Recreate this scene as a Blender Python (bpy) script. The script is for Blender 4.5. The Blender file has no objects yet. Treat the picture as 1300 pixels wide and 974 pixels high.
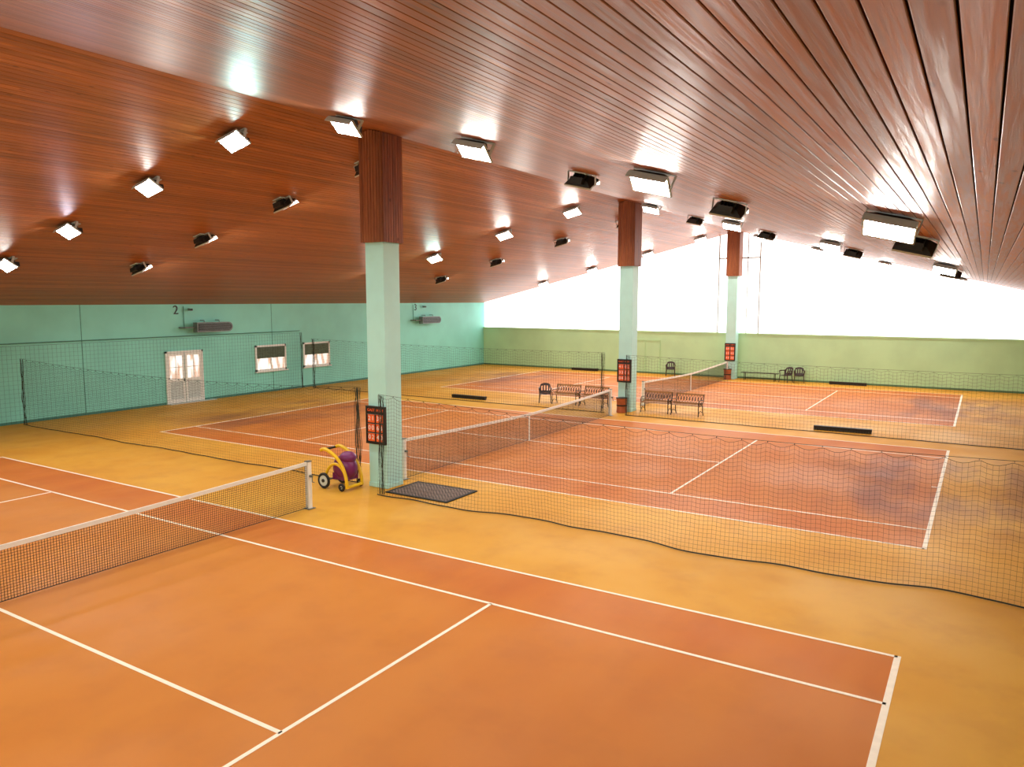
import bpy, bmesh, random
from math import *
from mathutils import Vector, Matrix
random.seed(7)
SC=bpy.context.scene
COL=SC.collection
def lin(c):
    o=[]
    for v in c:
        v=v/255.0
        o.append(v/12.92 if v<=0.04045 else ((v+0.055)/1.055)**2.4)
    return (o[0],o[1],o[2],1.0)

# ---------------------------------------------------------------- materials
class NT:
    def __init__(s,name):
        s.m=bpy.data.materials.new(name); s.m.use_nodes=True
        s.t=s.m.node_tree; s.b=s.t.nodes["Principled BSDF"]
    def n(s,typ,**kw):
        x=s.t.nodes.new(typ)
        for k,v in kw.items(): setattr(x,k,v)
        return x
    def l(s,a,b): s.t.links.new(a,b)
    def math(s,op,a,b=None,c=None,clamp=False):
        x=s.n("ShaderNodeMath",operation=op); x.use_clamp=clamp
        for i,v in enumerate((a,b,c)):
            if v is None: continue
            if isinstance(v,(int,float)): x.inputs[i].default_value=v
            else: s.l(v,x.inputs[i])
        return x.outputs[0]
    def mix(s,f,a,b,blend='MIX'):
        x=s.n("ShaderNodeMix",data_type='RGBA',blend_type=blend)
        for i,v in ((0,f),(6,a),(7,b)):
            if isinstance(v,(int,float)): x.inputs[i].default_value=v
            elif isinstance(v,tuple): x.inputs[i].default_value=v
            else: s.l(v,x.inputs[i])
        return x.outputs[2]
    def coords(s):
        tc=s.n("ShaderNodeTexCoord"); return tc.outputs["Object"]
    def sep(s,v):
        x=s.n("ShaderNodeSeparateXYZ"); s.l(v,x.inputs[0]); return x.outputs
    def comb(s,a,b,c):
        x=s.n("ShaderNodeCombineXYZ")
        for i,v in enumerate((a,b,c)):
            if isinstance(v,(int,float)): x.inputs[i].default_value=v
            else: s.l(v,x.inputs[i])
        return x.outputs[0]
    def noise(s,vec,scale,detail=3,rough=.5):
        x=s.n("ShaderNodeTexNoise"); s.l(vec,x.inputs["Vector"])
        x.inputs["Scale"].default_value=scale; x.inputs["Detail"].default_value=detail; x.inputs["Roughness"].default_value=rough
        return x.outputs["Fac"]
    def ramp(s,v,a,b,lo=0.0,hi=1.0):
        x=s.n("ShaderNodeMapRange"); x.interpolation_type='SMOOTHSTEP'; s.l(v,x.inputs[0])
        for i,k in enumerate((a,b,lo,hi)): x.inputs[i+1].default_value=k
        return x.outputs[0]
def pm(name,rgb,rough=.5,metal=0,var=.12,scale=6,spec=.5):
    s=NT(name); c=lin(rgb); d=tuple(v*(1-var*2) for v in c[:3])+(1,)
    f=s.noise(s.coords(),scale,4)
    f=s.ramp(f,.3,.7)
    s.l(s.mix(f,d,c),s.b.inputs["Base Color"])
    s.b.inputs["Roughness"].default_value=rough; s.b.inputs["Metallic"].default_value=metal
    s.b.inputs["Specular IOR Level"].default_value=spec
    return s.m
def em(name,col,strength):
    s=NT(name); s.b.inputs["Base Color"].default_value=(.8,.8,.8,1)
    s.b.inputs["Emission Color"].default_value=col; s.b.inputs["Emission Strength"].default_value=strength
    return s.m

CY=(0.0,16.07,32.34)
# ---- floor
def floor_mat():
    s=NT("court_carpet"); P=s.coords(); x,y,z=s.sep(P)
    ax=s.math('ABSOLUTE',x)
    inx=s.math('LESS_THAN',ax,11.885)
    tot=None; dmin=None
    for c in CY:
        d=s.math('ABSOLUTE',s.math('SUBTRACT',y,c))
        m=s.math('LESS_THAN',d,5.485)
        tot=m if tot is None else s.math('MAXIMUM',tot,m)
        dmin=d if dmin is None else s.math('MINIMUM',dmin,d)
    mask=s.math('MULTIPLY',tot,inx)
    big=s.ramp(s.noise(P,.35,3),.3,.7)
    str_=s.ramp(s.noise(s.comb(s.math('MULTIPLY',x,1.1),s.math('MULTIPLY',y,.22),0),1.1,3),.32,.68)
    court=s.mix(big,lin(FC[0]),lin(FC[1]))
    court=s.mix(s.math('MULTIPLY',str_,.55),court,lin(FC[2]))
    # sandier wear in the middle of the singles court
    wearin=s.math('MULTIPLY',s.ramp(dmin,3.4,4.8,1,0),s.ramp(y,7,8.5,.6,.25))
    wearin=s.math('MULTIPLY',wearin,s.ramp(x,2,10,1,.5))
    court=s.mix(wearin,court,lin(FC[3]))
    outer=s.mix(big,lin(FC[4]),lin(FC[5]))
    base=s.mix(mask,outer,court)
    mott=s.ramp(s.noise(P,1.1,5,.6),.42,.75)
    base=s.mix(s.math('MULTIPLY',mott,.2),base,lin((150,84,38)))
    # scuffed brown patches where players stand around the base lines
    n=s.ramp(s.noise(s.comb(s.math('MULTIPLY',x,1.0),s.math('MULTIPLY',y,.30),3.3),.9,3),.34,.64)
    bx=s.math('MULTIPLY',s.ramp(ax,8.0,10.8),s.ramp(ax,13.2,15.2,1,0))
    by=s.ramp(dmin,2.2,5.4,1,0)
    far=s.ramp(y,8,10,.12,1)
    w=s.math('MULTIPLY',s.math('MULTIPLY',n,bx),s.math('MULTIPLY',by,far))
    base=s.mix(s.math('MULTIPLY',w,.66),base,lin((116,62,52)))
    # fibre grain
    g=s.ramp(s.noise(P,160,2),.3,.7,.88,1.08)
    base=s.mix(1.0,base,s.comb(g,g,g),'MULTIPLY')
    s.l(base,s.b.inputs["Base Color"])
    s.l(s.ramp(big,0,1,.52,.66),s.b.inputs["Roughness"])
    s.b.inputs["Specular IOR Level"].default_value=.2
    return s.m
FC=[(190,108,40),(184,100,35),(200,120,43),(200,130,44),(214,158,54),(206,146,48)]
def wood_mat(name,c1,c2,c3,pitch,rough,axis='x',spec=.28):
    s=NT(name); P=s.coords(); x,y,z=s.sep(P)
    if axis=='z': idc=s.math('FLOOR',s.math('DIVIDE',s.math('ADD',x,s.math('MULTIPLY',y,1.37)),pitch)); lng=z
    else: idc=s.math('FLOOR',s.math('DIVIDE',s.math('ADD',x,42.0),pitch)); lng=y
    wn=s.n("ShaderNodeTexWhiteNoise",noise_dimensions='1D'); s.l(idc,wn.inputs["W"]); r=wn.outputs["Value"]
    off=s.math('MULTIPLY',r,37.0)
    v=s.comb(s.math('MULTIPLY',s.math('ADD',x,y) if axis=='z' else x,22.0),s.math('MULTIPLY',s.math('ADD',lng,off),.9),off)
    grain=s.ramp(s.noise(v,1.6,6,.6),.3,.72)
    v2=s.comb(s.math('MULTIPLY',x,3.0),s.math('MULTIPLY',s.math('ADD',lng,off),.6),off)
    blot=s.ramp(s.noise(v2,1.3,3),.35,.65)
    c=s.mix(grain,lin(c1),lin(c2)); c=s.mix(s.math('MULTIPLY',blot,.5),c,lin(c3))
    b=s.math('MULTIPLY_ADD',r,.4,.8); c=s.mix(1.0,c,s.comb(b,b,b),'MULTIPLY')
    vo=s.n("ShaderNodeTexVoronoi"); s.l(s.comb(s.math('MULTIPLY',x,5.0),s.math('ADD',s.math('MULTIPLY',lng,1.6),off),0),vo.inputs["Vector"]); vo.inputs["Scale"].default_value=1.0
    k=s.ramp(vo.outputs["Distance"],.05,.12,.55,0)
    c=s.mix(k,c,lin((50,22,14)))
    s.l(c,s.b.inputs["Base Color"])
    s.l(s.ramp(grain,0,1,rough,rough+.14),s.b.inputs["Roughness"])
    s.b.inputs["Specular IOR Level"].default_value=spec
    bp=s.n("ShaderNodeBump"); bp.inputs["Strength"].default_value=.25; bp.inputs["Distance"].default_value=.004
    s.l(grain,bp.inputs["Height"]); s.l(bp.outputs[0],s.b.inputs["Normal"])
    return s.m
M={}
M['floor']=floor_mat()
M['ceil']=wood_mat("varnished_pine_boards",(128,74,38),(182,116,66),(154,90,50),.14,.38,spec=.34)
M['case']=wood_mat("column_casing_wood",(116,60,32),(166,98,58),(138,78,42),.09,.45,'z')
M['gap']=pm("roof_void_dark",(24,12,8),.95,var=.05,spec=.05)
M['line']=pm("line_paint",(244,232,212),.6,var=.04,scale=9)
M['teal']=pm("teal_wall_paint",(140,222,206),.55,var=.05,scale=.7)
M['teald']=pm("teal_dark_paint",(70,136,122),.6)
M['green']=pm("green_wall_paint",(184,224,176),.55,var=.05,scale=.7)
M['greend']=pm("green_dark_paint",(92,130,92),.6)
M['colp']=pm("column_pale_teal",(184,234,228),.5,var=.04,scale=1.5)
M['white']=pm("white_lacquer",(238,238,232),.4,var=.03)
M['offw']=pm("offwhite_panel",(206,214,210),.5,var=.05)
M['lgrey']=pm("light_grey_enamel",(190,194,190),.4,var=.05)
M['grey']=pm("grey_metal",(120,126,122),.4,metal=.4)
M['dgrey']=pm("dark_metal",(46,44,44),.5,metal=.3)
M['black']=pm("black_plastic",(22,21,22),.45)
M['net']=pm("black_net_cord",(26,26,24),.8)
M['netg']=pm("dark_green_net_cord",(44,48,36),.8)
M['glazing']=em("overcast_glazing",(.97,.98,1,1),2.9)
M['purple']=pm("purple_plastic",(112,26,92),.35,var=.05)
M['yellow']=pm("yellow_steel",(236,190,30),.35,var=.04)
M['orange']=pm("orange_card",(246,104,44),.5,var=.04)
M['rubber']=pm("black_rubber",(24,24,24),.7)
M['copper']=pm("copper_bin",(176,96,58),.4,metal=.2)
M['slat']=pm("bench_slat_wood",(176,122,66),.5)
M['iron']=pm("cast_iron",(40,34,30),.5,metal=.3)
M['brown']=pm("brown_plastic",(58,38,36),.4)
M['blind']=pm("green_blind",(96,114,94),.6)
def mat_doormat():
    s=NT("doormat_weave"); P=s.coords(); x,y,z=s.sep(P)
    a=s.math('SINE',s.math('MULTIPLY',x,60)); b=s.math('SINE',s.math('MULTIPLY',y,60))
    f=s.ramp(s.math('MULTIPLY',a,b),-.3,.4); nn=s.ramp(s.noise(P,3,3),.3,.7)
    c=s.mix(f,lin((66,56,54)),lin((132,114,104))); c=s.mix(s.math('MULTIPLY',nn,.5),c,lin((104,82,72)))
    s.l(c,s.b.inputs["Base Color"]); s.b.inputs["Roughness"].default_value=.9; return s.m
M['mat']=mat_doormat()
def mat_out():
    s=NT("window_daylight_view"); P=s.coords(); x,y,z=s.sep(P)
    n=s.noise(s.comb(0,s.math('MULTIPLY',y,2.0),s.math('MULTIPLY',z,.6)),2.2,2)
    c=s.mix(s.ramp(n,.42,.6),lin((250,248,240)),lin((170,120,90)))
    s.l(c,s.b.inputs["Emission Color"]); s.b.inputs["Emission Strength"].default_value=1.0
    s.b.inputs["Roughness"].default_value=.1; return s.m
M['view']=mat_out()
LAMPC={'w':(1,.95,.87,1),'c':(.62,1,.92,1),'v':(.92,.86,1,1)}
LS=218
for k,c in LAMPC.items(): M['lamp_'+k]=em("floodlight_glass_"+k,c,LS)

# ---------------------------------------------------------------- mesh builder
class MB:
    def __init__(s): s.v=[];s.f=[];s.mi=[];s.ms=[]
    def m(s,k):
        if k not in s.ms: s.ms.append(k)
        return s.ms.index(k)
    def add(s,vs,fs,k):
        o=len(s.v); s.v+= [tuple(v) for v in vs]; i=s.m(k)
        for f in fs: s.f.append(tuple(a+o for a in f)); s.mi.append(i)
    def box(s,c,d,k,R=None):
        c=Vector(c);h=Vector(d)/2;vs=[]
        for sx in(-1,1):
            for sy in(-1,1):
                for sz in(-1,1):
                    p=Vector((sx*h.x,sy*h.y,sz*h.z))
                    if R is not None:p=R@p
                    vs.append(c+p)
        s.add(vs,[(0,1,3,2),(4,6,7,5),(0,4,5,1),(2,3,7,6),(0,2,6,4),(1,5,7,3)],k)
    def bb(s,a,b,k): s.box([(a[i]+b[i])/2 for i in range(3)],[abs(b[i]-a[i]) for i in range(3)],k)
    def tube(s,pts,r,k,n=6,cap=True,closed=False):
        pts=[Vector(p) for p in pts];L=len(pts);vs=[];fs=[]
        ref=None
        for i,p in enumerate(pts):
            if closed: t=pts[(i+1)%L]-pts[i-1]
            else: t=pts[min(i+1,L-1)]-pts[max(i-1,0)]
            t.normalize()
            if ref is None: ref=Vector((0,0,1)) if abs(t.z)<.9 else Vector((1,0,0))
            a=t.cross(ref)
            if a.length<1e-4: ref=Vector((1,.3,0)); a=t.cross(ref)
            a.normalize(); b=a.cross(t); ref=b
            rr=r[i] if isinstance(r,(list,tuple)) else r
            for j in range(n):
                g=2*pi*(j+.5)/n; vs.append(p+a*cos(g)*rr+b*sin(g)*rr)
        for i in range(L if closed else L-1):
            q=(i+1)%L
            for j in range(n):
                j2=(j+1)%n; fs.append((i*n+j,i*n+j2,q*n+j2,q*n+j))
        if cap and not closed:
            fs.append(tuple(range(n-1,-1,-1))); fs.append(tuple((L-1)*n+j for j in range(n)))
        s.add(vs,fs,k)
    def cyl(s,a,b,r,k,n=20,r2=None): s.tube([a,b],[r,r if r2 is None else r2],k,n)
    def poly_prism(s,pts,k,off):
        n=len(pts);off=Vector(off);vs=[Vector(p) for p in pts]+[Vector(p)+off for p in pts]
        fs=[tuple(range(n)),tuple(range(2*n-1,n-1,-1))]+[(i,n+i,n+(i+1)%n,(i+1)%n) for i in range(n)]
        s.add(vs,fs,k)
    def ell(s,c,rad,k,nu=24,nv=14,R=None):
        vs=[];fs=[];c=Vector(c)
        for i in range(nv+1):
            th=pi*i/nv
            for j in range(nu):
                ph=2*pi*j/nu;p=Vector((rad[0]*sin(th)*cos(ph),rad[1]*sin(th)*sin(ph),rad[2]*cos(th)))
                if R is not None:p=R@p
                vs.append(c+p)
        for i in range(nv):
            for j in range(nu): fs.append((i*nu+j,(i+1)*nu+j,(i+1)*nu+(j+1)%nu,i*nu+(j+1)%nu))
        s.add(vs,fs,k)
    def mesh(s,name):
        me=bpy.data.meshes.new(name); me.from_pydata(s.v,[],s.f)
        for k in s.ms: me.materials.append(M[k])
        me.polygons.foreach_set("material_index",s.mi)
        bm=bmesh.new();bm.from_mesh(me);bmesh.ops.recalc_face_normals(bm,faces=bm.faces);bm.to_mesh(me);bm.free()
        me.update(); return me
    def obj(s,name,parent=None,loc=(0,0,0),rot=(0,0,0),bevel=0,smooth=False):
        o=bpy.data.objects.new(name,s.mesh(name)); COL.objects.link(o); o.location=loc; o.rotation_euler=rot
        if parent: o.parent=parent
        if smooth:
            for p in o.data.polygons: p.use_smooth=True
            md=o.modifiers.new("es","EDGE_SPLIT"); md.split_angle=radians(40)
        if bevel:
            b=o.modifiers.new("bv","BEVEL"); b.width=bevel; b.segments=2; b.limit_method='ANGLE'
        return o
def empty(name,loc=(0,0,0),rot=(0,0,0)):
    e=bpy.data.objects.new(name,None); COL.objects.link(e); e.location=loc; e.rotation_euler=rot; e.empty_display_size=.2; return e
def inst(name,me,loc,rot=(0,0,0),parent=None):
    o=bpy.data.objects.new(name,me); COL.objects.link(o); o.location=loc; o.rotation_euler=rot
    if parent:o.parent=parent
    return o
def text(body,size,k,loc,rot,parent=None,name="lettering",ext=.004):
    c=bpy.data.curves.new(name,"FONT"); c.body=body; c.size=size; c.extrude=ext; c.align_x='CENTER'; c.align_y='CENTER'
    c.materials.append(M[k]); o=bpy.data.objects.new(name,c); COL.objects.link(o); o.location=loc; o.rotation_euler=rot
    if parent:o.parent=parent
    return o

# ---------------------------------------------------------------- room shell
XW,XE,YN,YS=-18.0,18.0,40.0,-8.2
ZR=8.66; SL=.2345; SR=.25
def roofz(x): return ZR-SL*(-x) if x<0 else ZR-SR*x
b=MB(); b.bb((XW-.3,YS-.3,-.2),(XE+.3,YN+.3,0),'floor'); b.obj("floor")
# lines
b=MB()
def ln(x0,x1,y0,y1): b.bb((x0,y0,.0005),(x1,y1,.004),'line')
w=.028
for c in CY:
    for sgn in(-1,1):
        ln(-11.885,11.885,c+sgn*5.485-w,c+sgn*5.485+w)
        ln(-11.885,11.885,c+sgn*4.115-w,c+sgn*4.115+w)
        ln(sgn*11.885-.04,sgn*11.885+.04,c-5.485-w,c+5.485+w)
        ln(sgn*6.4-w,sgn*6.4+w,c-4.115,c+4.115)
        ln(sgn*11.78-.07,sgn*11.78+.07,c-w,c+w)
    ln(-6.4,6.4,c-w,c+w)
b.obj("court_lines")
# ceiling boards, laid outward from the ridge
b=MB()
p=.14
def board(x0,x1):
    t=.022; e=.004; xs=[(x0,t),(x0,e),(x0+e,0),(x1-e,0),(x1,e),(x1,t)]
    vs=[(xx,yy,roofz(xx)+dz) for yy in (YS,YN+.02) for xx,dz in xs]
    b.add(vs,[(i,i+1,i+7,i+6) for i in range(5)],'ceil')
k=0
while (k+1)*p<=18.1:
    board(k*p+.005,(k+1)*p-.005); board(-(k+1)*p+.005,-k*p-.005); k+=1
for a,c in ((XW-.3,0),(0,XE+.3)):
    vs=[(a,YS-.3,roofz(a)+.02),(c,YS-.3,roofz(c)+.02),(c,YN+.4,roofz(c)+.02),(a,YN+.4,roofz(a)+.02)]
    b.poly_prism(vs,'gap',(0,0,.15))
b.obj("ceiling")
# walls
ze=roofz(XW)
b=MB(); b.bb((XW-.25,YS,0),(XW,YN+.25,ze+.03),'teal')
for yy in (1.8,11.32,20.86,30.4): b.bb((XW,yy-.012,0),(XW+.006,yy+.012,ze),'teald')
b.obj("wall_west")
b=MB(); b.bb((XE,YS,0),(XE+.25,YN+.25,roofz(XE)+.03),'teal'); b.obj("wall_east")
b=MB(); b.bb((XW-.25,YN,0),(XE+.25,YN+.25,2.66),'green')
b.obj("wall_north")
b=MB(); b.poly_prism([(XW,YS-.25,0),(XE,YS-.25,0),(XE,YS-.25,roofz(XE)+.05),(0,YS-.25,ZR+.05),(XW,YS-.25,roofz(XW)+.05)],'green',(0,.25,0)); b.obj("wall_south")
b=MB(); b.bb((XW,YS,0),(XW+.02,14.85,.1),'teald'); b.bb((XW,16.8,0),(XW+.02,YN,.1),'teald'); b.obj("baseboard_west")
b=MB(); b.bb((XW+.02,YN-.02,0),(XE,YN,.1),'greend'); b.obj("baseboard_north")
b=MB(); b.bb((XW,YN-.06,2.62),(XE,YN+.1,2.70),'green'); b.obj("trim_1")
# gable glazing
win=empty("window_1")
b=MB(); g=[(XW,YN+.12,2.66),(XE,YN+.12,2.66),(XE,YN+.12,roofz(XE)+.1),(0,YN+.12,ZR+.1),(XW,YN+.12,roofz(XW)+.1)]
b.poly_prism(g,'glazing',(0,.03,0)); b.obj("glass",win)
b=MB()
for xx in (-1.02,1.38): b.bb((xx-.035,YN+.0,2.66),(xx+.035,YN+.1,roofz(xx)),'lgrey')
for xx in (-.43,.67): b.bb((xx-.025,YN+.0,2.66),(xx+.025,YN+.1,roofz(xx)),'lgrey')
b.bb((-1.02,YN,7.06),(1.38,YN+.1,7.14),'lgrey')
b.obj("frame",win)
b=MB(); b.tube([(-7.2,YN-.04,2.12),(-4.6,YN-.04,2.12),(-4.6,YN-.04,.1)],.02,'green',8); b.tube([(-5.6,YN-.04,2.12),(-5.6,YN-.04,.1)],.02,'green',8); b.obj("trim_2")

# columns
def column(yc,name):
    e=empty(name,(0.03,yc,0))
    b=MB(); h=.29; b.bb((-h,-h,0),(h,h,6.08),'colp'); b.bb((-h-.012,-h-.012,0),(h+.012,h+.012,.12),'colp'); b.obj("shaft",e,bevel=.012)
    b=MB(); H=.36
    b.bb((-H+.02,-H+.02,6.04),(H-.02,H-.02,ZR-.12),'gap')
    nb=8; wd=2*H/nb
    for i in range(nb):
        a=-H+i*wd
        for sg in (-1,1):
            zt=min(roofz(a+.03),roofz(a+wd+.03))-.005
            b.bb((a+.005,sg*H-.012,6.02),(a+wd-.005,sg*H+.012,zt),'case')
            zt=roofz(sg*H+.03)-.01
            b.bb((sg*H-.012,a+.005,6.02),(sg*H+.012,a+wd-.005,zt),'case')
    b.obj("wood_casing",e)
COLY=(8.95,24.1,39.5)
for i,yc in enumerate(COLY): column(yc,"column")

# scoreboards
def scoreboard(yf,zc,hh):
    e=empty("scoreboard",(0.03,yf,zc))
    b=MB(); b.bb((-.29,-.05,-hh/2),(.29,0,hh/2),'black'); b.bb((-.31,-.07,hh/2-.02),(.31,0,hh/2+.02),'black'); b.bb((-.31,-.07,-hh/2-.02),(.31,0,-hh/2+.02),'black')
    b.bb((-.31,-.065,-hh/2),(-.28,0,hh/2),'black'); b.bb((.28,-.065,-hh/2),(.31,0,hh/2),'black'); b.obj("panel",e)
    b=MB(); rows=3; rh=(hh-.2)/rows
    for r in range(rows):
        z=hh/2-.17-rh*(r+.5)
        for sx in (-.135,.135):
            for k in (-.055,.055):
                b.bb((sx+k-.052,-.062,z-rh*.43),(sx+k+.052,-.05,z+rh*.43),'orange')
        b.cyl((-.26,-.075,z+rh*.46),(.26,-.075,z+rh*.46),.006,'grey',6)
    b.obj("number_cards",e)
    for r in range(rows):
        z=hh/2-.17-rh*(r+.5)
        for sx in (-.19,-.08,.08,.19):
            text(random.choice("0123456"),.16,'white',(sx,-.066,z),(pi/2,0,0),e,"digit",.002)
    text("GAST",.1,'orange',(-.14,-.056,hh/2-.08),(pi/2,0,0),e,"label"); text("HEIM",.1,'orange',(.14,-.056,hh/2-.08),(pi/2,0,0),e,"label")
for yc,zz,h in ((COLY[0]-.305,1.58,.9),(COLY[1]-.305,1.72,.92),(COLY[2]-.305,1.6,1.0)): scoreboard(yc,zz,h)

# ---------------------------------------------------------------- floodlights
def flood_mesh(lk):
    b=MB(); a=radians(54); n=Vector((0,-cos(a),-sin(a))); u=Vector((0,-sin(a),cos(a))); X=Vector((1,0,0))
    c=Vector((0,-.12,-.20))
    def ring(o,w,h): return [c+n*o+X*sx*w/2+u*sz*h/2 for sx,sz in((-1,-1),(1,-1),(1,1),(-1,1))]
    r0,r1,r2=ring(0,.66,.42),ring(-.04,.66,.42),ring(-.15,.40,.24)
    b.add(r0+r1,[(i,(i+1)%4,4+(i+1)%4,4+i) for i in range(4)],'lgrey')
    b.add(r1+r2,[(i,(i+1)%4,4+(i+1)%4,4+i) for i in range(4)]+[(7,6,5,4)],'dgrey')
    g=ring(-.006,.62,.38); b.add(g,[(0,1,2,3)],lk)
    gi=ring(0,.62,.38)
    b.add(r0+gi,[(i,(i+1)%4,4+(i+1)%4,4+i) for i in range(4)],'lgrey')
    b.add(gi+g,[(i,(i+1)%4,4+(i+1)%4,4+i) for i in range(4)],'lgrey')
    # short invented visor over the glass, added to keep lamp light off the ceiling
    vt=c+u*.215+n*.045; b.box(vt,(.66,.012,.09),'lgrey',Matrix((X,u,-n)).transposed())
    b.box(c+Vector((0,.25,.03)),(.30,.14,.13),'dgrey')
    b.box(c+Vector((0,.15,.06)),(.08,.12,.04),'dgrey')
    for sx in(-1,1):
        b.box((sx*.345,-.06,-.10),(.012,.06,.22),'lgrey',Matrix.Rotation(-.4,3,'X'))
    b.box((0,-.03,.0),(.70,.07,.016),'lgrey'); b.box((0,.06,.0),(.36,.2,.024),'offw')
    for i in range(5): b.box(c-n*.10+X*(i-2)*.07,(.008,.12,.30),'dgrey',Matrix.Rotation(-a,3,'X'))
    return b.mesh("floodlight_"+lk)
FM={k:flood_mesh('lamp_'+k) for k in LAMPC}
def flood(x,y,face,k='w'):
    rz=0 if face<0 else pi
    sl=atan(SL) if x<0 else -atan(SR)
    o=inst("floodlight",FM[k],(x,y,roofz(x)-.005))
    o.matrix_world=Matrix.Translation((x,y,roofz(x)-.016))@Matrix.Rotation(-sl,4,'Y')@Matrix.Rotation(rz,4,'Z')
XL=[-12.0,-8.5,-4.8,-1.6,1.8,4.85,8.15,11.5]
ks={0:"wvwcwwww",1:"wcwwwwww",2:"wwwwwwww"}
for r,yy in enumerate((6.1,22.1,38.2)):
    for i,xx in enumerate(XL): flood(xx,yy,-1,ks[r][i])
for yy in (-6.6,10.1,27.0):  # row behind the camera is unseen, added by symmetry to light the near court
    for i,xx in enumerate(XL):
        if yy==10.1 and i==4: continue
        flood(xx,yy,1)

# ---------------------------------------------------------------- nets
def tennis_net(c):
    e=empty("tennis_net",(0,c,0))
    b=MB()
    for sg in(-1,1):
        y=sg*6.4; b.bb((-.05,y-.05,.004),(.05,y+.05,1.07),'white'); b.bb((-.06,y-.06,1.07),(.06,y+.06,1.09),'grey'); b.bb((-.1,y-.1,.004),(.1,y+.1,.015),'grey')
        b.cyl((.05,y,.75),(.12,y,.75),.03,'grey',10); b.tube([(.12,y,.75),(.12,y,.62),(.18,y,.62)],.012,'grey',6)
    b.obj("posts",e)
    top=lambda y:.914+(1.07-.914)*(abs(y)/6.4)**1.3
    b=MB(); N=64
    for i in range(N):
        y0=-6.35+12.7*i/N;y1=-6.35+12.7*(i+1)/N
        t0,t1=top(y0),top(y1)
        vs=[]
        for y,t in((y0,t0),(y1,t1)):
            for dx,dz in((-.008,-.08),(.008,-.08),(.012,0),(-.012,0)): vs.append((dx,y,t+dz))
        b.add(vs,[(0,1,5,4),(1,2,6,5),(2,3,7,6),(3,0,4,7)],'white')
    b.bb((-.012,-.03,.006),(.012,.03,.92),'white')
    b.obj("headband",e)
    b=MB(); sp=.045; n=int(12.7/sp); r=.0036
    for i in range(n+1):
        y=-6.35+i*sp; b.tube([(0,y,.03),(0,y,top(y)-.06)],r,'net',4,False)
    k=0
    while .03+k*sp<1.0:
        z=.03+k*sp
        if z<.85: b.tube([(0,-6.35,z),(0,6.35,z)],r,'net',4,False)
        else:
            for sg in(-1,1):
                ys=[y/10 for y in range(0,64) if top(y/10)-.07>=z]
                if ys: b.tube([(0,sg*ys[0],z),(0,sg*6.35,z)],r,'net',4,False)
        k+=1
    b.tube([(0,-6.35,.03),(0,6.35,.03)],.008,'net',6)
    b.obj("mesh",e)
for c in CY: tennis_net(c)

def divider(name,x0,x1,yb,topf,fold,sp=.08,r=.0019,botf=None,scal=.45,nv=28):
    e=empty(name)
    n=int((x1-x0)/sp); sp=(x1-x0)/n
    def P(i,v):
        x=x0+i*sp
        cab=topf(x); t=cab-.02-.07*abs(sin(pi*(x-x0)/scal))
        y=yb+fold*(.6*sin(x*2.1+yb)+.4*sin(x*5.3))*(.3+.7*(1-v))
        if botf: y+=botf(x)*(1-v)**2
        return Vector((x,y,.02+v*(t-.02)))
    b=MB()
    for i in range(n+1): b.tube([P(i,v) for v in(0,.2,.5,1)],r,'netg',4,False)
    for k in range(nv+1):
        b.tube([P(i,k/nv) for i in range(0,n+1)],r if k<nv else .0036,'netg',4,False)
    b.obj("mesh",e)
    b=MB(); m=max(8,n//3)
    b.tube([(x0+(x1-x0)*i/m,yb,topf(x0+(x1-x0)*i/m)) for i in range(m+1)],.004,'netg',6)
    b.tube([P(i,0)+Vector((0,0,.0)) for i in range(n+1)],.013,'netg',6)
    k=int((x1-x0)/scal)
    for i in range(k+1):
        x=x0+i*scal; z=topf(x); b.tube([(x+.0,yb+.015*cos(g),z-.012+.015*sin(g)) for g in [j*pi/3 for j in range(6)]],.004,'net',4,closed=True)
    b.obj("ropes",e)
    b=MB()
    for xx,s in((x0,1),(x1,-1)):
        for j in range(10):
            o=random.uniform(0,.16)*s
            pts=[(xx+o+random.uniform(-.015,.015),yb+random.uniform(-.05,.05),z) for z in (.02,.5,1,1.5,2,topf(xx)-.02)]
            b.tube(pts,random.uniform(.003,.008),'netg',5)
    b.obj("gathered_edge",e)
def sag(a,za,b_,zb,d):
    return lambda x:(za+(zb-za)*(x-a)/(b_-a))-4*d*((x-a)/(b_-a))*(1-(x-a)/(b_-a))
bf=lambda x:-.12*sin(x*.9)-.08*sin(x*2.3+1)
divider("divider_net",-17.45,-.6,8.74,sag(-17.45,2.48,-.6,2.47,.22),.03,botf=lambda x:.04*sin(x*1.3))
divider("divider_net",.5,17.8,8.2,sag(.5,2.42,17.8,2.46,.24),.04,botf=bf)
divider("divider_net",-17.45,-.5,23.0,sag(-17.45,2.6,-.5,2.5,.08),.03,sp=.12,r=.0028,nv=20)
divider("divider_net",.5,17.8,22.85,sag(.5,2.45,17.8,2.4,.1),.03,sp=.12,r=.0028,nv=20)
# end net hung along the west wall
b=MB(); n=190; r=.0024
for i in range(n+1):
    y=-8+30.6*i/n; b.tube([(-17.75,y,.05),(-17.75,y,2.92)],r,'netg',4,False)
for k in range(19): b.tube([(-17.75,-8,.05+k*.16),(-17.75,22.6,.05+k*.16)],r if k<18 else .006,'netg',4,False)
for yy in (-8,22.6):
    for j in range(6): b.tube([(-17.75,yy-random.uniform(0,.12)*(1 if yy>0 else -1),z) for z in (.03,1,2,2.92)],.008,'netg',5)
b.tube([(-17.9,y,3.02) for y in(-8,22.6)],.016,'teald',6)
b.obj("end_net")

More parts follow.
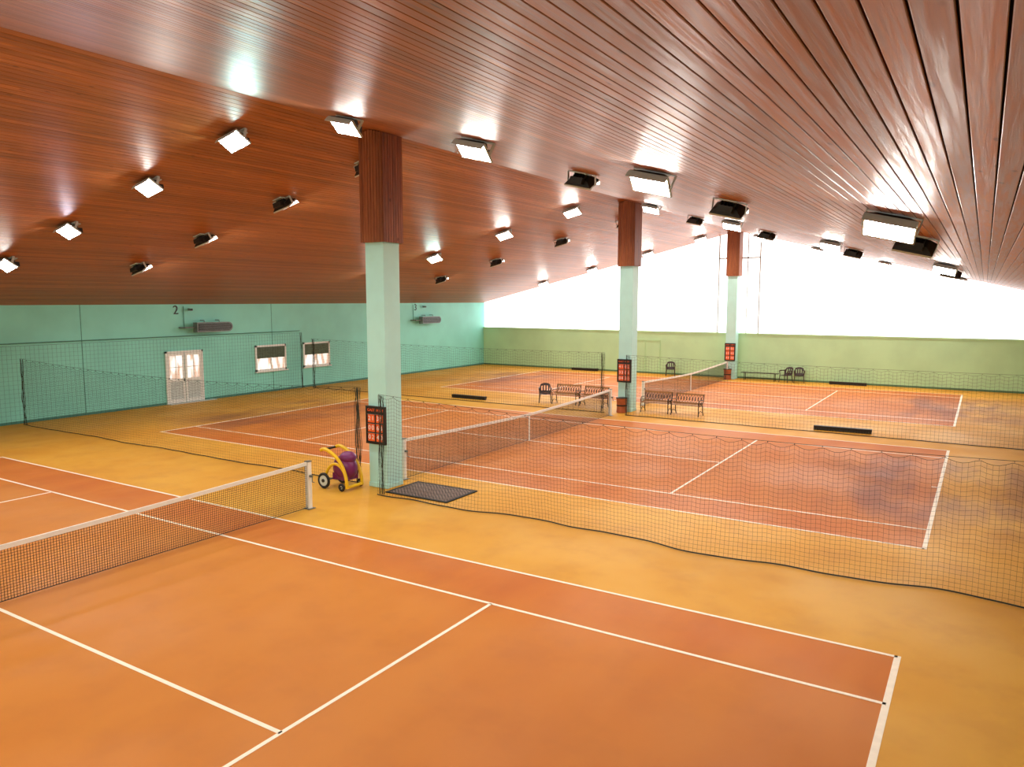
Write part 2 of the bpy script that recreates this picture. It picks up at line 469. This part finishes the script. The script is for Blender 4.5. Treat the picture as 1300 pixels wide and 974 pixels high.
# ---------------------------------------------------------------- doormat
b=MB(); b.bb((.55,8.42,.001),(2.3,9.6,.022),'mat')
for a,c in (((.5,8.37,.001),(2.35,8.44,.026)),((.5,9.56,.001),(2.35,9.63,.026)),((.5,8.44,.001),(.57,9.56,.026)),((2.28,8.44,.001),(2.35,9.56,.026))): b.bb(a,c,'rubber')
b.obj("doormat")

# ---------------------------------------------------------------- court sweeper cart
def sweeper():
    e=empty("court_sweeper_cart",(-.76,8.1,0),(0,0,radians(0)))
    b=MB()
    b.ell((.12,.1,.52),(.34,.26,.33),'purple'); b.ell((.22,.1,.78),(.22,.2,.16),'purple'); b.bb((-.12,-.1,.24),(.34,.3,.4),'purple')
    b.obj("tank",e,smooth=True)
    b=MB()
    for y in(-.16,.36):
        arc=[(.42,y,.08),(.40,y,.30),(.30,y,.56),(.12,y,.78),(-.12,y,.92),(-.32,y,.98),(-.44,y,.94)]
        arc2=[(-.34,y,.22),(-.2,y,.5),(0,y,.64),(.2,y,.6),(.36,y,.42),(.42,y,.2)]
        for A,wd in((arc,.055),(arc2,.045)):
            pts=[Vector(p) for p in A]; sm=[]
            for i in range(len(pts)-1):
                p0=pts[max(i-1,0)];p1=pts[i];p2=pts[i+1];p3=pts[min(i+2,len(pts)-1)]
                for t in(0,.25,.5,.75):
                    sm.append(.5*((2*p1)+(p2-p0)*t+(2*p0-5*p1+4*p2-p3)*t*t+(3*p1-p0-3*p2+p3)*t**3))
            sm.append(pts[-1]); b.tube(sm,wd*.8,'yellow',8)
    b.tube([(-.44,-.16,.94),(-.44,.36,.94)],.03,'black',8); b.tube([(.42,-.18,.1),(.42,.38,.1)],.04,'yellow',8); b.tube([(-.3,-.22,.2),(-.3,.42,.2)],.02,'grey',8)
    b.obj("frame",e,smooth=True)
    b=MB()
    for x,y,r in((-.3,-.22,.2),(-.3,.42,.2),(.3,-.22,.1),(.3,.42,.1)):
        b.tube([(x+(r-.035)*cos(g),y,r+(r-.035)*sin(g)) for g in [j*2*pi/24 for j in range(24)]],.035,'rubber',8,closed=True)
        b.cyl((x,y-.02,r),(x,y+.02,r),r*.66,'offw',20); b.cyl((x,y-.04,r),(x,y+.04,r),r*.22,'dgrey',12)
    b.obj("wheels",e,smooth=True)
sweeper()

# ---------------------------------------------------------------- benches
def bench_mesh():
    b=MB(); W=1.22
    for x in(-W/2+.03,W/2-.03):
        b.tube([(x,-.26,0),(x,-.22,.12),(x,-.25,.26),(x,-.24,.42)],.02,'iron',6)
        b.tube([(x,.28,0),(x,.22,.15),(x,.2,.40),(x,.27,.62),(x,.33,.84)],.02,'iron',6)
        b.tube([(x,-.24,.41),(x,.2,.40)],.018,'iron',6)
        b.tube([(x,-.24,.42),(x,-.27,.55),(x,-.2,.63),(x,-.05,.64),(x,.27,.62)],.018,'iron',6)
        b.tube([(x,-.22,.12),(x,-.05,.22),(x,.1,.16),(x,.22,.15)],.012,'iron',6)
        for r,cy,cz in((.07,-.1,.5),(.055,.08,.5)):
            b.tube([(x,cy+r*cos(g),cz+r*sin(g)) for g in [j*pi/6 for j in range(12)]],.009,'iron',5,closed=True)
    for i in range(5): b.box((0,-.22+i*.1,.43),(W,.075,.025),'slat')
    def B(u,v): return Vector((-W/2+.06+u*(W-.12),.20+.13*v,.47+.35*v))
    R=Matrix.Rotation(-.35,3,'X')
    b.box(B(.5,1),(W-.02,.03,.07),'slat',R); b.box(B(.5,0.02),(W-.02,.03,.06),'slat',R)
    nn=9
    for i in range(nn):
        for a,c in((0,1),(1,0)): b.tube([B(i/nn,a),B((i+.5)/nn,.5),B((i+1)/nn,c)],.009,'iron',5)
        pts=[B((i+.5)/nn,.5)+Vector((.035*cos(g),0,.05*sin(g))) for g in [j*pi/5 for j in range(10)]]
        b.tube(pts,.008,'iron',5,closed=True)
    return b.mesh("park_bench")
bm_=bench_mesh()
for x,y,r in((-3.1,24.55,.05),(-1.72,24.5,-.05),(1.25,24.3,.03),(2.58,24.25,-.06)): inst("park_bench",bm_,(x,y,0),(0,0,r))

def chair_mesh():
    b=MB(); k='brown'
    for sx in(-1,1):
        b.tube([(sx*.27,-.25,0),(sx*.24,-.21,.42),(sx*.27,-.22,.64)],[.018,.026,.022],k,8)
        b.tube([(sx*.27,.27,0),(sx*.23,.2,.42),(sx*.25,.24,.64)],[.018,.026,.022],k,8)
        b.tube([(sx*.27,-.25,.645),(sx*.28,-.05,.665),(sx*.26,.22,.66),(sx*.2,.28,.70)],.03,k,8)
    n=8
    for shell in('seat','back'):
        g=[]
        for i in range(n+1):
            for j in range(n+1):
                u=i/n*2-1;v=j/n
                if shell=='seat': p=(u*.24,-.24+v*.46,.42-.03*(1-u*u)*sin(pi*v))
                else: p=(u*(.22+.03*sin(pi*v)),.2+.14*v+.05*(1-u*u),.42+.44*v-.06*u*u*v)
                g.append(Vector(p))
        fs=[]
        for i in range(n):
            for j in range(n):
                if shell=='back' and i%2==1 and 2<=j<=5: continue
                fs.append((i*(n+1)+j,(i+1)*(n+1)+j,(i+1)*(n+1)+j+1,i*(n+1)+j+1))
        o=Vector((0,0,-.02)) if shell=='seat' else Vector((0,.02,0))
        b.add(g,fs,k); b.add([p+o for p in g],fs,k)
    return b.mesh("plastic_armchair")
cm=chair_mesh()
for x,y,r in((-4.15,24.5,.5),(-3.6,39.2,.3),(3.25,39.1,-.4),(3.95,39.2,.2)): inst("plastic_armchair",cm,(x,y,0),(0,0,r))
b=MB()
for i in range(3): b.box((0,-.12+i*.12,.44),(2.1,.1,.03),'iron')
for x in(-.85,.85):
    b.tube([(x,-.15,0),(x,-.12,.42),(x,.12,.42),(x,.15,0)],.02,'iron',6)
b.tube([(-.85,0,.15),(.85,0,.15)],.014,'iron',6)
b.obj("bench",loc=(1.75,39.3,0))
b=MB(); prof=[(0,.2),(.02,.215),(.3,.2),(.56,.225),(.6,.235)]
b.tube([(0,0,z) for z,r in prof],[r for z,r in prof],'copper',24)
b.cyl((0,0,.6),(0,0,.63),.24,'dgrey',24); b.cyl((0,0,.28),(0,0,.34),.212,'iron',24)
bin_=b.mesh("waste_bin")
inst("waste_bin",bin_,(.05,23.5,0)); inst("waste_bin",bin_,(.0,38.88,0))
b=MB(); b.bb((-.95,-.09,.07),(.95,.09,.16),'iron')
for i in range(38):
    x=-.93+i*.05; b.box((x,0,.036),(.04,.15,.07),'black',Matrix.Rotation(random.uniform(-.12,.12),3,'Y'))
b.tube([(-.4,.09,.12),(-.2,.22,.11),(.2,.22,.11),(.4,.09,.12)],.014,'grey',6)
db=b.mesh("drag_brush")
for x,y,r in((-7.85,23.75,.0),(8.55,23.45,.04),(-9.6,39.5,0),(6.45,39.5,0)): inst("drag_brush",db,(x,y,0),(0,0,r))

# ---------------------------------------------------------------- west wall fittings
d=empty("door_1",(XW,15.83,0))
b=MB(); W=.94
b.bb((0,-W,0),(.07,-W+.07,2.36),'white'); b.bb((0,W-.07,0),(.07,W,2.36),'white'); b.bb((0,-W,2.28),(.07,W,2.36),'white'); b.bb((0,-W,0.001),(.3,W+.5,.02),'offw'); b.obj("frame",d)
for s in(-1,1):
    b=MB(); a,c=(s*.02,s*(W-.08)); lo,hi=min(a,c),max(a,c)
    b.bb((.01,lo,.03),(.05,lo+.1,2.27),'white'); b.bb((.01,hi-.1,.03),(.05,hi,2.27),'white')
    for z0,z1 in((.03,.2),(.98,1.12),(2.15,2.27)): b.bb((.01,lo+.1,z0),(.05,hi-.1,z1),'white')
    b.bb((.02,lo+.1,.2),(.035,hi-.1,.98),'offw'); b.bb((.01,lo+.1,1.12),(.025,hi-.1,2.15),'view')
    m=(lo+hi)/2; b.bb((.02,m-.015,1.12),(.045,m+.015,2.15),'white'); b.bb((.02,lo+.1,1.62),(.045,hi-.1,1.65),'white')
    if s<0: b.box((.08,hi-.05,1.05),(.05,.03,.14),'grey')
    b.obj("leaf_%d"%(1 if s<0 else 2),d)
for k,(y0,y1) in enumerate(((19.75,21.7),(22.87,24.78))):
    wdw=empty("window_%d"%(k+2),(XW,(y0+y1)/2,1.73)); W=(y1-y0)/2; H=.65
    b=MB(); t=.09
    b.bb((0,-W,-H),(.06,-W+t,H),'white'); b.bb((0,W-t,-H),(.06,W,H),'white'); b.bb((0,-W,-H),(.06,W,-H+t),'white'); b.bb((0,-W,H-t),(.06,W,H),'white')
    b.bb((0,-.03,-H+t),(.05,.03,.02),'white'); b.bb((0,-W-.05,-H-.05),(.14,W+.05,-H),'white'); b.obj("frame",wdw)
    b=MB(); b.bb((.005,-W+t,-H+t),(.02,W-t,.0),'view'); b.obj("panes",wdw)
    b=MB()
    for i in range(7): b.box((.03,0,.03+i*.08),(.02,2*W-2*t,.075),'blind',Matrix.Rotation(.2,3,'Y'))
    b.obj("roller_blind",wdw)
def heater(yc,zc):
    e=empty("wall_heater",(XW,yc,zc))
    b=MB(); L=.95; H=.22
    out=[]
    for i in range(13):
        g=-pi/2+pi*i/12; out.append((L-.22+.22*cos(g),.22*sin(g)))
    out+=[(-L,.22),(-L,-.22)]
    b.poly_prism([(.25,y,z) for y,z in out],'grey',(.3,0,0))
    ins=[(y*.93,z*.78) for y,z in out]; b.poly_prism([(.55,y,z) for y,z in ins],'dgrey',(.012,0,0))
    for i in range(5): b.bb((.56,-L+.08,-.14+i*.065),(.585,L-.15,-.125+i*.065),'grey')
    b.obj("body",e,smooth=False)
    b=MB(); b.tube([(.02,-L-.55,.0),(.4,-L-.5,.0),(.4,-L,.0)],.035,'grey',8); b.tube([(0.01,-.4,.3),(.3,-.4,.3),(.3,-.4,.2)],.02,'grey',6); b.tube([(0.01,.4,.3),(.3,.4,.3),(.3,.4,.2)],.02,'grey',6)
    b.tube([(.03,-L-.3,0),(.03,-L-.3,.95)],.015,'teald',6)
    b.obj("bracket",e)
heater(17.15,3.4); heater(33.3,3.36)
text("2",.56,'black',(XW+.012,15.53,4.17),(pi/2,0,pi/2),name="wall_numeral",ext=.01)
text("3",.56,'black',(XW+.012,32.3,4.15),(pi/2,0,pi/2),name="wall_numeral",ext=.01)
for yy in (16.15,33.0):
    b=MB(); b.box((.16,0,0),(.22,.1,.1),'grey'); b.cyl((.27,0,0),(.3,0,0),.04,'black',12); b.tube([(0.005,0,.05),(.1,0,.05)],.015,'grey',6); b.obj("security_camera",loc=(XW+.005,yy,4.2))

# ---------------------------------------------------------------- world + camera
w=bpy.data.worlds.new("overcast"); SC.world=w; w.use_nodes=True
bg=w.node_tree.nodes["Background"]; bg.inputs[0].default_value=(.9,.95,1,1); bg.inputs[1].default_value=1.0
t_,p_,r_=.5573,.1108,.0006
F=Vector((-sin(t_)*cos(p_),cos(t_)*cos(p_),-sin(p_))); r0=Vector((cos(t_),sin(t_),0)); u0=r0.cross(F)
R=cos(r_)*r0+sin(r_)*u0; U=-sin(r_)*r0+cos(r_)*u0
cd=bpy.data.cameras.new("camera"); cd.sensor_width=36; cd.lens=958.29/1300*36; cd.clip_end=200; cd.clip_start=.05
cam=bpy.data.objects.new("camera",cd); COL.objects.link(cam)
mt=Matrix((R,U,-F)).transposed().to_4x4(); mt.translation=(12.585,-5.207,4.659); cam.matrix_world=mt
SC.camera=cam
SC.view_settings.view_transform='Standard'; SC.view_settings.look='None'; SC.view_settings.exposure=0
